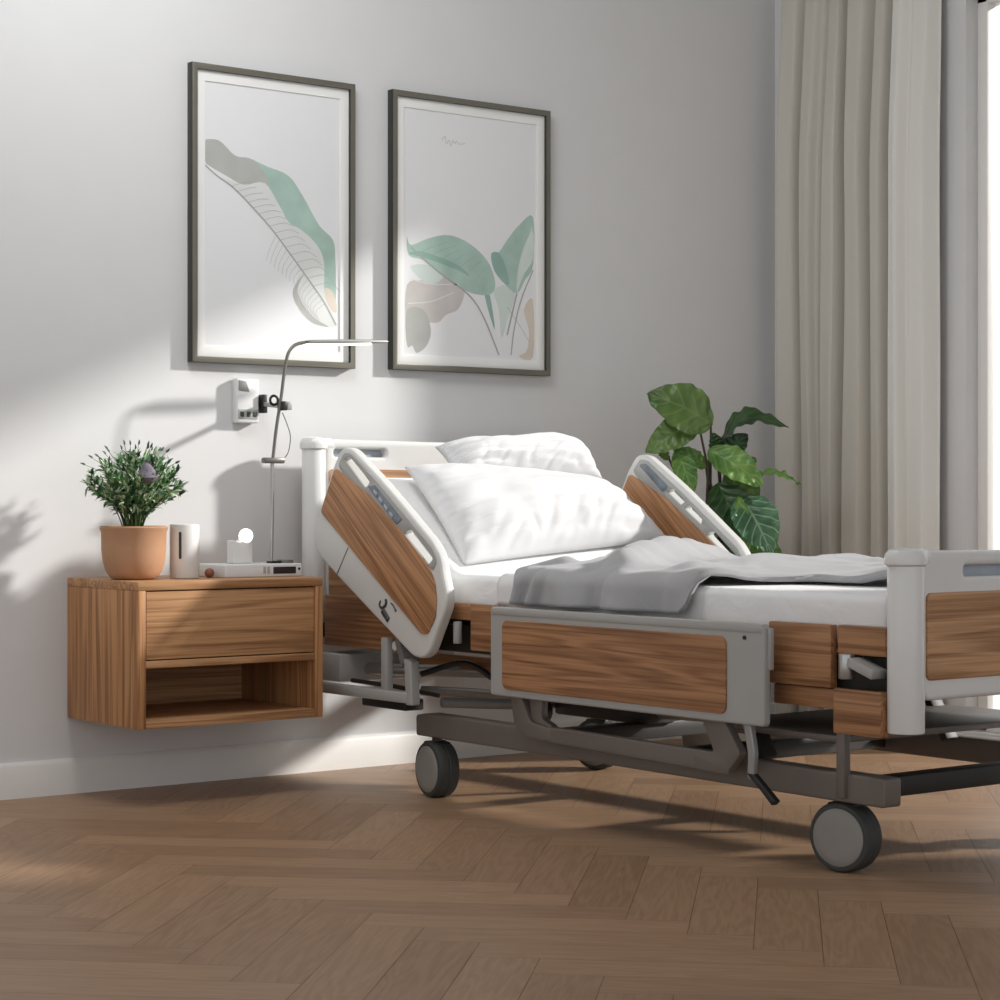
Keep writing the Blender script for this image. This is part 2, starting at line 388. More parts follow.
mb.box((XW, 0, -.06), (XW+.16, WY0, 2.75), 0); mb.box((XW, WY1, -.06), (XW+.16, -6.3, 2.75), 0)
mb.box((XW, WY0, WZ1), (XW+.16, WY1, 2.75), 0); mb.box((XW, WY0, -.06), (XW+.16, WY1, WZ0), 0)
O('wall_right', mb, 'wall', kind='structure')
mb = MB()
mb.plate([(0, 0), (.014, 0), (.014, .078), (.011, .084), (.006, .09), (0, .09)], [], XW+1.6, lambda u, v, w: Vector((w+(XW-1.6)/2, -u, v)), .0002, 1)
O('baseboard_back', mb, 'base', kind='structure')
mb = MB()
for ya, yb in ((0, WY0+.02), (WY1-.02, -6.3)):
    mb.plate([(0, 0), (.014, 0), (.014, .078), (.011, .084), (.006, .09), (0, .09)], [], ya-yb, lambda u, v, w: Vector((XW-u, w+(ya+yb)/2, v)), .0002, 1)
O('baseboard_right', mb, 'base', kind='structure')
mb = MB(); fx0, fx1 = XW+.05, XW+.11
for a, b in (((fx0, WY0, WZ0), (fx1, WY0-.04, WZ1)), ((fx0, WY1+.04, WZ0), (fx1, WY1, WZ1)), ((fx0, WY0, WZ1-.04), (fx1, WY1, WZ1)), ((fx0, WY0, WZ0), (fx1, WY1, WZ0+.04))):
    mb.box(a, b, .004)
wf = O('window_1', mb, 'base', kind='structure')
mb = MB(); mb.box((XW+.076, WY0-.03, WZ0+.03), (XW+.082, WY1+.03, WZ1-.03), 0); O('pane', mb, 'glass', wf)

# ------------------------------------------------------------------ curtains on the window wall
def curtain(name, ctrl, mat_, x0, label, rodz=2.45, sway=.012, seed=0):
    """ctrl: (y, push) list; push = how far the cloth stands off the wall"""
    ctrl = sorted(ctrl, key=lambda c: -c[0])
    def prof(y):
        for (ya, pa), (yb, pb) in zip(ctrl, ctrl[1:]):
            if yb <= y <= ya:
                t = (ya-y)/(ya-yb+1e-9); t = t*t*(3-2*t); return pa+(pb-pa)*t
        return ctrl[-1][1]
    y0, y1 = ctrl[0][0], ctrl[-1][0]
    m = MB()
    def f(u, v):
        y = y0+(y1-y0)*u; z = .012+(rodz-.012)*v
        k = 1-.45*max(0, v-.75)/.25
        yy = y+sway*math.sin(3.1*z+seed+9*u)*(1-v*.5)*math.sin(PI*u)
        return Vector((x0-prof(y)*1.22*k-.006*noise.noise((y*9, z*1.3, seed)), yy, z))
    m.grid(f, 150, 26)
    return O(name, m, mat_, None, label, 'curtain', loc=None)
C1 = [(-0.086, .02), (-0.103, .066), (-0.158, .060), (-0.186, .008), (-0.203, .058), (-0.243, .066), (-0.261, .046), (-0.286, .020), (-0.303, .064), (-0.353, .072), (-0.376, .006), (-0.398, .066), (-0.458, .074), (-0.488, .014), (-0.503, .060), (-0.538, .066), (-0.560, .010)]
cur = curtain('curtain', C1, 'curtain', 4.978, 'long greige curtain hanging in narrow folds in the corner behind the large-leaved plant')
C2 = [(-.566, .030), (-.582, .066), (-.615, .076), (-.640, .050), (-.66, .062), (-.71, .066), (-.735, .02)]
cur2 = curtain('curtain', C2, 'sheer', 4.978, 'paler off-white curtain with broad soft folds, nearer the bed foot than the greige one', seed=0, sway=.004)
for c in (cur, cur2):
    md = c.modifiers.new('s', 'SOLIDIFY'); md.thickness = .003; md.offset = 0
# ------------------------------------------------------------------ framed prints
def picture(x0, x1, z0, z1, inks, label, lines):
    t = thing('framed_print', label, 'picture', ((x0+x1)/2, 0, (z0+z1)/2), None)
    fw, dp = .0165, .028
    m = MB()
    m.plate([(x0, z0), (x1, z0), (x1, z1), (x0, z1)], [[(x0+fw, z0+fw), (x0+fw, z1-fw), (x1-fw, z1-fw), (x1-fw, z0+fw)]], dp, lambda u, v, w: Vector((u, -dp/2-.0005+w, v)), .0015, 1)
    m.bm.normal_update()
    for f in m.bm.faces:
        c = f.calc_center_median()
        f.material_index = 0 if abs(f.normal.y) > .6 else 1
    O('frame', m, ['frame', 'frame_edge'], t)
    m = MB(); mw = .030
    a0, a1, b0, b1 = x0+fw-.002, x1-fw+.002, z0+fw-.002, z1-fw+.002
    m.plate([(a0, b0), (a1, b0), (a1, b1), (a0, b1)], [[(a0+mw, b0+mw), (a0+mw, b1-mw), (a1-mw, b1-mw), (a1-mw, b0+mw)]], .003, lambda u, v, w: Vector((u, -.0165+w, v)), .0006, 1)
    O('mat_board', m, 'matboard', t)
    m = MB(); m.box((a0, -.0145, b0), (a1, -.006, b1), 0)
    mats = ['paper']
    c0, c1, d0, d1 = a0+mw, a1-mw, b0+mw, b1-mw
    for k, (ink, pts) in enumerate(inks):
        if ink not in mats: mats.append(ink)
        m.mi = mats.index(ink)
        lp = [(min(max(x, c0), c1), min(max(z, d0), d1)) for x, z in smooth_loop(pts, 4)]
        lp2 = [lp[0]]
        for p in lp[1:]:
            if math.hypot(p[0]-lp2[-1][0], p[1]-lp2[-1][1]) > 1e-4: lp2.append(p)
        y = -.01455-.00005*(k+1)
        vs = [m.bm.verts.new((x, y, z)) for x, z in lp2]
        es = [m.bm.edges.new((vs[i], vs[(i+1) % len(vs)])) for i in range(len(vs))]
        r = bmesh.ops.triangle_fill(m.bm, edges=es, use_beauty=True)
        for g in r['geom']:
            if isinstance(g, bmesh.types.BMFace): g.material_index = m.mi
    for ink, pts, w in lines:
        if ink not in mats: mats.append(ink)
        m.mi = mats.index(ink)
        P = catmull([(x, 0, z) for x, z in pts], 6); n = len(P)
        vs = []
        for i, p in enumerate(P):
            d = (P[min(i+1, n-1)]-P[max(i-1, 0)]).normalized(); q = Vector((-d.z, 0, d.x))*w/2
            vs.append([m.bm.verts.new((min(max(e.x, c0), c1), -.0152, min(max(e.z, d0), d1))) for e in (p+q, p-q)])
        for A, B in zip(vs, vs[1:]):
            f = m.bm.faces.new((A[0], A[1], B[1], B[0])); f.material_index = m.mi
    O('art_print', m, mats, t)
    return t
p1 = [(2.84, 1.70), (2.90, 1.712), (2.952, 1.676), (2.996, 1.673), (3.052, 1.656), (3.122, 1.636), (3.171, 1.58), (3.22, 1.509), (3.266, 1.471), (3.274, 1.411), (3.276, 1.33), (3.27, 1.29), (3.238, 1.325), (3.236, 1.408), (3.213, 1.454), (3.164, 1.491), (3.122, 1.51), (3.091, 1.554), (3.043, 1.612), (2.98, 1.601), (2.928, 1.621), (2.85, 1.66)]
p1g = [(2.84, 1.70), (2.90, 1.712), (2.952, 1.676), (2.996, 1.673), (3.03, 1.655), (3.06, 1.615), (3.043, 1.610), (2.98, 1.600), (2.928, 1.618), (2.85, 1.655)]
p1in = [(2.9, 1.615), (2.98, 1.600), (3.043, 1.610), (3.091, 1.554), (3.122, 1.51), (3.164, 1.491), (3.213, 1.454), (3.236, 1.408), (3.238, 1.325), (3.265, 1.27), (3.276, 1.236), (3.236, 1.298), (3.187, 1.355), (3.129, 1.42), (3.075, 1.479), (3.021, 1.529), (2.949, 1.588)]
p1o = [(3.171, 1.376), (3.135, 1.325), (3.148, 1.284), (3.194, 1.24), (3.276, 1.233), (3.236, 1.298)]
p1r = [(3.171, 1.372), (3.135, 1.325), (3.148, 1.284), (3.194, 1.24), (3.252, 1.230), (3.205, 1.252), (3.165, 1.29), (3.15, 1.33)]
p1b = [(3.238, 1.335), (3.262, 1.33), (3.276, 1.30), (3.276, 1.27), (3.25, 1.29)]
hatch = []
for k in range(16):
    t = k/15; a = Vector((2.94, 1.592)).lerp(Vector((3.20, 1.34)), t); a.y += .02*math.sin(PI*t)
    hatch.append(('ink_line', [(a.x, a.y), (a.x+.035+.02*t, a.y+.012), (a.x+.06+.03*t, a.y-.01+.03*(1-t))], .0011))
for k in range(9):
    t = k/8; hatch.append(('ink_line', [(3.08+.09*t, 1.47-.10*t), (3.06+.09*t, 1.43-.08*t), (3.05+.10*t, 1.40-.07*t)], .0009))
for k in range(7):
    t = k/6; hatch.append(('ink_line', [(3.18+.06*t, 1.355-.06*t), (3.155+.055*t, 1.32-.05*t), (3.17+.05*t, 1.275-.03*t)], .0009))
hatch.append(('ink_line', [(2.84, 1.655), (2.9, 1.615), (2.949, 1.588), (3.021, 1.529), (3.075, 1.479), (3.129, 1.42), (3.187, 1.355), (3.236, 1.298), (3.276, 1.236)], .004))
picture(2.815, 3.332, 1.116, 1.910, [('ink_green', p1), ('ink_greyd', p1g), ('ink_white', p1in), ('ink_white', p1o), ('ink_greyd', p1r), ('ink_beige', p1b)],
        'left framed print with one large diagonal sage leaf, above the bedside cabinet', hatch)
I2 = [('ink_beige', [(3.974, 1.345), (3.939, 1.313), (3.958, 1.255), (3.951, 1.195), (3.921, 1.176), (3.974, 1.175)]),
      ('ink_pale', [(3.828, 1.366), (3.883, 1.384), (3.906, 1.353), (3.876, 1.28), (3.857, 1.227), (3.846, 1.308)]),
      ('ink_grey', [(3.516, 1.362), (3.576, 1.38), (3.646, 1.393), (3.718, 1.365), (3.7, 1.306), (3.655, 1.285), (3.628, 1.262), (3.593, 1.26), (3.558, 1.264), (3.516, 1.248)]),
      ('ink_greyd', [(3.516, 1.291), (3.576, 1.294), (3.6, 1.238), (3.586, 1.194), (3.551, 1.170), (3.535, 1.19), (3.516, 1.191)]),
      ('ink_pale', [(3.527, 1.414), (3.593, 1.424), (3.646, 1.396), (3.593, 1.369)]),
      ('ink_green2', [(3.794, 1.346), (3.813, 1.348), (3.831, 1.249)]),
      ('ink_green', [(3.516, 1.501), (3.530, 1.477), (3.593, 1.501), (3.664, 1.515), (3.736, 1.497), (3.802, 1.452), (3.831, 1.396), (3.824, 1.36), (3.791, 1.349), (3.736, 1.355), (3.682, 1.375), (3.628, 1.406), (3.576, 1.437), (3.523, 1.448)]),
      ('ink_green2', [(3.523, 1.452), (3.576, 1.444), (3.64, 1.43), (3.70, 1.415), (3.74, 1.40), (3.70, 1.43), (3.62, 1.452), (3.56, 1.462)]),
      ('ink_green', [(3.974, 1.592), (3.921, 1.564), (3.876, 1.516), (3.846, 1.479), (3.817, 1.471), (3.828, 1.425), (3.865, 1.389), (3.913, 1.362), (3.943, 1.403), (3.974, 1.449)]),
      ('ink_pale', [(3.972, 1.55), (3.935, 1.49), (3.915, 1.42), (3.913, 1.368), (3.94, 1.42), (3.974, 1.47)]),
      ('ink_green2', [(3.817, 1.471), (3.846, 1.476), (3.87, 1.44), (3.885, 1.39), (3.865, 1.389), (3.828, 1.425)])]
L2 = [('ink_line', [(3.53, 1.47), (3.628, 1.406), (3.736, 1.346), (3.791, 1.282), (3.846, 1.176)], .005),
      ('ink_line', [(3.913, 1.362), (3.898, 1.311), (3.876, 1.236)], .005), ('ink_line', [(3.974, 1.434), (3.928, 1.342), (3.902, 1.252), (3.891, 1.178)], .004),
      ('ink_line', [(3.876, 1.32), (3.92, 1.27), (3.96, 1.22)], .0015),
      ('ink_white', [(3.913, 1.362), (3.935, 1.45), (3.97, 1.56)], .003),
      ('ink_white', [(3.53, 1.38), (3.60, 1.37), (3.70, 1.375)], .003), ('ink_white', [(3.52, 1.31), (3.6, 1.32), (3.68, 1.35)], .003),
      ('ink_line', [(3.639, 1.787), (3.650, 1.799), (3.655, 1.778), (3.664, 1.79), (3.670, 1.774), (3.678, 1.79), (3.684, 1.782), (3.692, 1.789), (3.70, 1.782), (3.722, 1.785)], .0014)]
for k in range(7):
    t = k/6; L2.append(('ink_green2', [(3.56+.2*t, 1.458-.07*t), (3.60+.19*t, 1.475-.05*t), (3.66+.15*t, 1.495-.055*t)], .0012))
picture(3.459, 4.031, 1.120, 1.912, I2, 'right framed print with two sage leaves on stems, above the bed headboard', L2)

# ------------------------------------------------------------------ floating bedside cabinet
nx0, nx1, ny0, nz0, nz1 = 2.467, 2.997, -.381, .194, .552
ns = thing('nightstand', 'brown wooden wall-hung bedside cabinet with one drawer above an open niche', 'cabinet', ((nx0+nx1)/2, -.19, nz0))
th = .022
m = MB()
m.box((nx0, ny0, nz1-th), (nx1, -.001, nz1), .002); O('top_panel', m, 'n_x', ns)
m = MB(); m.box((nx0, ny0, nz0), (nx0+th, -.001, nz1-th), .002); O('side_panel', m, 'n_z', ns)
m = MB(); m.box((nx1-th, ny0, nz0), (nx1, -.001, nz1-th), .002); O('side_panel', m, 'n_z', ns)
m = MB(); m.box((nx0+th, ny0, nz0), (nx1-th, -.001, nz0+th), .002); O('bottom_panel', m, 'n_x', ns)
m = MB(); m.box((nx0+th, ny0+.002, .341), (nx1-th, -.001, .359), .002); O('shelf', m, 'n_x', ns)
m = MB(); m.box((nx0+th, -.012, nz0+th), (nx1-th, -.001, nz1-th), .0); O('back_panel', m, 'n_x', ns)
m = MB(); m.box((nx0+th+.003, ny0+.004, .362), (nx1-th-.003, ny0+.024, nz1-th-.003), .0015); O('drawer', m, 'n_x', ns)

# ------------------------------------------------------------------ on the cabinet: potted bush
bx, by, bz = 2.541, -.22, nz1
pb = thing('potted_bush', 'small bushy green plant with a greyish bloom in a terracotta pot on the cabinet', 'plant', (bx, by, bz))
m = MB()
m.lathe([(0, 0), (.046, 0), (.058, .004), (.070, .020), (.077, .045), (.080, .075), (.081, .118), (.084, .124), (.085, .130), (.083, .133), (.079, .133), (.077, .128), (.074, .10), (.07, .06), (0, .055)], (bx, by, bz), seg=48)
O('pot', m, 'terracotta', pb)
m = MB(); m.lathe([(0, .1172), (.04, .1185), (.0745, .114), (.0740, .105), (0, .1)], (bx, by, bz), seg=24); O('soil', m, 'soil', pb)
rng = random.Random(3)
def leaflet(m, p, d, l, w, up):
    d = d.normalized(); s_ = d.cross(up)
    s_ = s_.normalized() if s_.length > 1e-4 else d.orthogonal().normalized(); n_ = s_.cross(d)
    pts = [(0, 0, 0), (.35, .5, .06), (.7, .38, .05), (1, 0, -.08)]
    c = [p+d*l*a+n_*l*h for a, b, h in pts]
    L_s = [p+d*l*a+s_*w*b+n_*l*(h+.05) for a, b, h in pts[1:3]]; R_s = [p+d*l*a-s_*w*b+n_*l*(h+.05) for a, b, h in pts[1:3]]
    v = [m.bm.verts.new(q) for q in c+L_s+R_s]
    for ids in ((0, 1, 4), (1, 2, 5, 4), (2, 3, 5), (0, 6, 1), (1, 6, 7, 2), (2, 7, 3)):
        f = m.bm.faces.new([v[i] for i in ids]); f.material_index = m.mi; f.smooth = True
stems, fol = MB(), MB()
base = Vector((bx, by, bz+.112)); cen = Vector((bx, by, bz+.236))
for k in range(84):
    a = rng.uniform(0, 2*PI); el = math.acos(rng.uniform(-.5, 1)); rr = rng.uniform(.75, 1.0)
    tip = cen+Vector((math.cos(a)*math.sin(el)*.124, math.sin(a)*math.sin(el)*.105, math.cos(el)*.078))*rr
    b0 = base+Vector((math.cos(a)*.022, math.sin(a)*.022, 0))*rng.random()
    midp = b0.lerp(tip, .5)+Vector((-math.cos(a)*.015, -math.sin(a)*.015, .012))
    P = catmull([b0, midp, tip], 5); stems.mi = 0
    stems.tube(P, [.0018*(1-.6*i/len(P)) for i in range(len(P))], 5)
    for i in range(4, len(P)):
        for q in range(4):
            d = (P[i]-P[i-1]).normalized()*.8+Vector((rng.gauss(0, .6), rng.gauss(0, .6), rng.gauss(.25, .5)))
            fol.mi = rng.choice((0, 0, 0, 1, 1, 1, 2)); leaflet(fol, P[i], d, rng.uniform(.018, .031), rng.uniform(.006, .011), Vector((rng.gauss(0, .4), rng.gauss(0, .4), 1)))
    d = (P[-1]-P[-2]).normalized()+Vector((rng.gauss(0, .2), rng.gauss(0, .2), .15)); fol.mi = rng.choice((0, 1, 2)); leaflet(fol, P[-1], d, .022, .007, Vector((0, -.5, 1)))
for k in range(26):                                     # thin dark seed tips beyond the crown
    a = 2*PI*k/26+rng.uniform(-.1, .1); el = rng.uniform(.05, 1.45)
    tip = cen+Vector((math.cos(a)*math.sin(el)*.140, math.sin(a)*math.sin(el)*.115, math.cos(el)*.098))
    stems.tube(catmull([cen+(tip-cen)*.5, tip], 3), .0007, 4); fol.mi = 2; leaflet(fol, tip, tip-cen, .017, .006, Vector((0, -1, .3)))
O('stem', stems, 'stem', pb); O('foliage', fol, ['bush1', 'bush2', 'bush3'], pb, sharp=180)
m = MB(); fb = Vector((bx-.008, by-.085, bz+.238))
m.lathe([(0, 0), (.014, .003), (.026, .013), (.029, .020), (.020, .033), (.010, .046), (0, .054)], fb, (-.1, -.15, 1), 18)
for k in range(80):
    a = rng.uniform(0, 2*PI); h = rng.random(); r_ = .029*(1-h)**.8
    leaflet(m, fb+Vector((math.cos(a)*r_, math.sin(a)*r_, .012+.04*h)), Vector((math.cos(a)*.5, math.sin(a)*.5, .9)), .010, .004, Vector((0, 0, 1)))
O('bloom', m, 'flower', pb)

# white cylinder with a dark slot
cx, cy = 2.676, -.235
hm = thing('white_canister', 'white cylindrical canister with a dark vertical slot, beside the terracotta pot', 'canister', (cx, cy, nz1))
m = MB(); m.cyl((cx, cy, nz1), (cx, cy, nz1+.137), .0375, None, 40, .004); O('body', m, 'ceramic', hm)
a_ = math.radians(-90-46); nrm = Vector((math.cos(a_), math.sin(a_), 0)); tg = Vector((-nrm.y, nrm.x, 0))
m = MB(); m.plate(rrect(-.0035, .05, .0035, .118, .003), [], .004, lambda u, v, w: Vector((cx, cy, nz1))+nrm*(.0367+w)+tg*u+Vector((0, 0, v)), .0008, 1)
O('slot', m, 'glyph', hm)
m = MB(); m.ball((2.742, -.245, nz1+.0125), .0125); O('wooden_ball', m, 'brownball', None, 'small brown wooden ball lying between the canister and the bedside console', 'ball', loc=None)
# console
kx0, kx1, ky0, ky1, kz = 2.762, 2.992, -.29, -.15, nz1+.034
ko = thing('bedside_console', 'flat white control console with a black display strip on the cabinet top', 'console', ((kx0+kx1)/2, -.22, nz1))
m = MB(); m.box((kx0, ky0, nz1), (kx1, ky1, kz), .004, 3); O('housing', m, 'deviceface', ko)
m = MB(); m.box((kx1-.088, ky0-.0015, nz1+.008), (kx1-.020, ky0+.004, nz1+.026), .001); O('display', m, 'black', ko)
for k in range(2):
    m = MB(); m.box((kx1-.118+.012*k, ky0-.001, nz1+.009), (kx1-.110+.012*k, ky0+.002, nz1+.027), .0008); O('button', m, 'plastic_grey', ko)
m = MB(); m.cyl((kx1-.010, ky0-.001, nz1+.020), (kx1-.010, ky0+.003, nz1+.020), .0035); O('socket', m, 'black', ko)
m = MB(); m.box((kx1-.075, ky0+.03, kz-.001), (kx1-.045, ky0+.055, kz+.006), .001); O('top_key', m, 'black', ko)
m = MB(); m.cyl((kx1-.022, ky0+.05, kz-.001), (kx1-.022, ky0+.05, kz+.008), .022, None, 24, .001); O('dial', m, 'nickel', ko)
# night light
lx, ly = 2.842, -.225
nl = thing('night_light', 'small white night light with a glowing round globe standing on the console', 'night light', (lx, ly, kz))
m = MB(); m.plate(rounded([(-.028, 0), (.030, 0), (.030, .068), (.014, .072), (-.006, .055), (-.028, .062)], .006), [], .034, lambda u, v, w: Vector((lx+u, ly+w, kz+v)), .004, 3)
O('body', m, 'ceramic', nl)
m = MB(); m.ball((lx+.012, ly-.012, kz+.072), .0185, seg=28); O('globe', m, 'globe', nl, 'glowing white globe')

# ------------------------------------------------------------------ reading lamp standing on the console
ry = -.205
rl = thing('reading_lamp', 'tall thin metal reading lamp bent over at the top with a slim lit head', 'lamp', (2.95, ry, kz))
m = MB(); m.cyl((2.949, ry, kz), (2.949, ry, kz+.006), .014, None, 24, .001); O('base', m, 'chrome', rl)
m = MB(); m.tube([(2.949, ry, kz), (2.952, ry, .70), (2.953, ry, .853)], .0052, 12); O('lower_pole', m, 'chrome', rl)
m = MB(); m.tube(catmull([(2.953, ry, .845), (2.965, ry, .936), (2.980, ry, 1.02), (2.988, ry, 1.075), (2.996, ry, 1.118), (3.008, ry, 1.146), (3.034, ry, 1.163), (3.09, ry, 1.170), (3.20, ry, 1.176)], 8), .0045, 12)
O('upper_arm', m, 'nickel', rl)
m = MB(); m.box((2.925, ry-.012, .846), (2.986, ry+.012, .861), .004); O('collar', m, 'nickel', rl)
m = MB(); m.plate(rounded([(3.06, 1.161), (3.30, 1.1755), (3.312, 1.179), (3.30, 1.184), (3.20, 1.181), (3.06, 1.173)], .003), [], .030, lambda u, v, w: Vector((u, ry-.002+w, v)), .0015, 2)
hd = O('lamp_head', m, 'chrome', rl)
m = MB(); m.beam((3.055, ry-.004, 1.1605), (3.255, ry-.004, 1.1715), .026, .006, .001); O('light_strip', m, 'lampwhite', hd, 'lit white strip')
m = MB(); m.tube(catmull([(2.980, ry-.004, .853), (2.999, ry-.004, .875), (3.006, ry-.004, .915), (3.000, ry, .945), (2.990, ry+.01, .98)], 8), .0013, 6); O('cable', m, 'nickel', rl)
# wall box with clamp
wx0, wx1 = 2.950, 3.020
wb = thing('wall_box', 'white wall-mounted control box holding the lamp pole with a black clamp', 'control box', ((wx0+wx1)/2, 0, 1.017))
m = MB(); m.box((wx0, -.028, .957), (wx1, -.001, 1.077), .005, 3); O('housing', m, 'deviceface', wb)
m = MB(); m.plate([(2.956, 1.044), (2.989, 1.042), (2.978, 1.069), (2.956, 1.072)], [], .003, lambda u, v, w: Vector((u, -.0285+w, v)), .0006, 1); O('label_plate', m, 'plastic_dark', wb)
m = MB(); m.box((2.955, -.030, .968), (3.015, -.027, .994), .001); O('button_strip', m, 'plastic_grey', wb)
for k in range(3):
    m = MB(); m.box((2.960+.020*k, -.032, .974), (2.971+.020*k, -.029, .988), .001); O('button', m, 'glyph', wb)
m = MB(); m.box((wx1+.004, -.042, .985), (wx1+.018, -.012, 1.035), .002); O('clamp_plate', m, 'black', wb)
m = MB(); m.box((wx1-.002, -.026, .995), (wx1+.006, -.014, 1.02), .001); O('mount', m, 'black', wb)
m = MB(); m.tube([(2.948, ry+.142, 1.013), (2.962, ry+.10, 1.015), (2.975, ry+.03, 1.012)], .006, 8) if False else m.beam((wx1+.012, -.045, 1.008), (2.992, ry+.010, .997), .016, .012, .002); O('clamp_arm', m, 'plastic_grey', wb)
m = MB(); m.tube([(2.968+.012*math.cos(t), ry+.016, 1.012+.012*math.sin(t)) for t in [2*PI*k/20 for k in range(20)]], .0036, 8, True); O('clamp_ring', m, 'black', wb)
m = MB(); m.box((2.976, ry-.016, .985), (2.990, ry+.014, 1.009), .002); O('clamp_jaw', m, 'black', wb)
m = MB(); m.box((2.991, ry-.014, .987), (3.006, ry+.012, 1.008), .002); O('clamp_knob', m, 'plastic_grey', wb)

# ------------------------------------------------------------------ hospital bed
BX0, BX1 = 3.145, 3.94
bed = thing('hospital_bed', 'adjustable hospital bed with wood-panelled side rails, raised backrest and taupe wheeled base', 'bed', (3.53, -1.15, 0))
def yz(x):                                           # plate lying in a plane x = const: (y, z, w)
    return lambda u, v, w: Vector((x+w, u, v))
def xz(y): return lambda u, v, w: Vector((u, y+w, v))
def bed_end(y, ztop, zbot, name, r, slot):
    m = MB()
    m.plate(rounded([(BX0+.03, zbot), (BX1, zbot), (BX1, ztop-.012), (BX0+.03, ztop-.006)], .03), [rrect(*slot, .008)] if slot else [], .034, xz(y), .010, 4)
    hb = O(name, m, 'enamel', bed)
    m = MB(); m.plate(rrect(BX0+.04, zbot+.04, BX1-.03, ztop-.088, .012), [], .046, xz(y), .004, 2); O('wood_panel', m, 'w_x', hb, 'wood-grain panel')
    if slot:
        m = MB(); x0, z0, x1, z1 = slot; m.box((x0-.004, y+.006, z0-.004), (x1+.004, y+.012, z1+.004), .001); O('handle_recess', m, 'screen_light', hb)
    for k, xx in enumerate((BX0+.003, BX1+.0)):
        zt = ztop if k == 0 else ztop-.02
        m = MB(); m.cyl((xx, y, zbot-.06), (xx, y, zt-.03), r, None, 32, .002)
        po = O('post', m, 'enamel', bed)
        m = MB(); m.lathe([(0, 0), (r*1.0, 0), (r*1.16, .004), (r*1.18, .014), (r*1.12, .024), (r*.95, .031), (r*.5, .035), (0, .036)], (xx, y, zt-.036), seg=32)
        sx = 1 if k == 0 else -1
        m.cyl((xx, y, zt-.022), (xx+sx*.055, y, zt-.022), .019, None, 20, .004); O('cap', m, 'enamel', po)
bed_end(-.10, .922, .42, 'headboard', .0325, (3.205, .868, 3.375, .889))
bed_end(-2.217, .658, .36, 'footboard', .036, (3.30, .60, 3.48, .622))
# raised head-end rail on the near side
SO = [(-.327, .878), (-.35, .888), (-.383, .882), (-.516, .801), (-.622, .73), (-.742, .647), (-.771, .613), (-.779, .574), (-.80, .518), (-.796, .486), (-.729, .375), (-.699, .357), (-.657, .361), (-.331, .541), (-.235, .599), (-.201, .633), (-.201, .668), (-.235, .729), (-.293, .834)]
SW = [(-.308, .834), (-.346, .818), (-.462, .765), (-.613, .67), (-.721, .594), (-.754, .553), (-.763, .505), (-.758, .463), (-.725, .419), (-.699, .418), (-.502, .546), (-.24, .718)]
S1 = rounded([(-.349, .858), (-.378, .862), (-.472, .796), (-.450, .780)], .009, 3)
S2 = rounded([(-.618, .668), (-.652, .678), (-.748, .606), (-.726, .590)], .009, 3)
def side_rail_raised(xc, dy, sgn, near, dz=0):
    f = lambda off: (lambda u, v, w: Vector((xc+off+w, u+dy, v+dz)))
    if near: HS = [S1, S2]
    else: HS = [S2]+[rounded([(-.462-a*.14, .785-a*.093), (-.492-a*.115, .792-a*.083), (-.492-b*.115, .792-b*.083), (-.462-b*.14, .785-b*.093)], .005, 3) for a, b in ((0, .42), (.52, 1))]
    m = MB(); m.plate(rounded(SO, .016, 4), HS, .030, f(0), .007, 4)
    rail = O('side_rail', m, 'plastic', bed, 'raised %s head-end side rail' % ('near' if near else 'far'))
    o = -.0150*sgn
    m = MB(); m.plate(rounded(SW, .012, 4), [], .007, f(o), .0015, 2); O('wood_panel', m, 'w_rail', rail, 'wood-grain panel')
    ST = rounded([(-.322, .842), (-.352, .874), (-.384, .869), (-.512, .788), (-.618, .716), (-.738, .634), (-.762, .602), (-.745, .575), (-.721, .594), (-.613, .67), (-.462, .765), (-.346, .818)], .010, 3)
    m = MB(); m.plate(ST, HS, .004, f(o), .0008, 1); O('grip_strip', m, 'plastic_grey', rail, 'grey grip strip')
    DP = rounded([(-.462, .785), (-.494, .788), (-.616, .702), (-.590, .688)], .004, 3)
    m = MB(); m.plate(DP if near else S1, [], .008, f(o), .001, 1); O('control_panel', m, 'screen', rail, 'blue-grey control panel')
    if near:
        g = Vector((-.784, -.62)).normalized(); h = Vector((-.62, .784))
        for k in range(4):
            c = Vector((-.490, .776))+g*(.012+.030*k)
            m = MB(); m.plate([tuple(c+g*a+h*b*.8) for a, b in ((-.009, -.005), (.009, -.005), (.009, .005), (-.009, .005))], [], .003, f(o-.0045*sgn), .0006, 1); O('key', m, 'screen_light', rail)
        m = MB(); m.beam((xc-.0152, -.315, .552+.004), (xc-.0152, -.368, .627), .002, .003, .0003); O('seam', m, 'plastic_dark', rail)
        # printed emblem: two curls, a bold block and a thin stroke
        def st(pts, r_): return [(xc-.0153, -.546+(y+.520)*1.12, .4715+(z-.489)*1.12) for y, z in pts], r_*1.15
        m = MB()
        for pts, r_ in (st([(-.5155, .5135), (-.5175, .5065), (-.514, .4995), (-.5085, .4965)], .0034), st([(-.5085, .4965), (-.5035, .4935), (-.499, .4960)], .0022),
                        st([(-.493, .5065), (-.4905, .5005), (-.494, .4945), (-.500, .4915)], .0026), st([(-.4905, .5055), (-.4945, .5095)], .0018),
                        st([(-.505, .488), (-.514, .481), (-.527, .468)], .0052), st([(-.500, .485), (-.510, .476), (-.524, .464)], .0036),
                        st([(-.535, .506), (-.545, .500), (-.5555, .489)], .0018), st([(-.553, .492), (-.556, .488)], .0028)):
            m.tube(catmull(pts, 4), r_, 8)
        O('printed_emblem', m, 'glyph', rail, 'dark printed emblem')
    return rail
side_rail_raised(3.098, 0, 1, True)
side_rail_raised(3.975, -.162, 1, False, -.010)
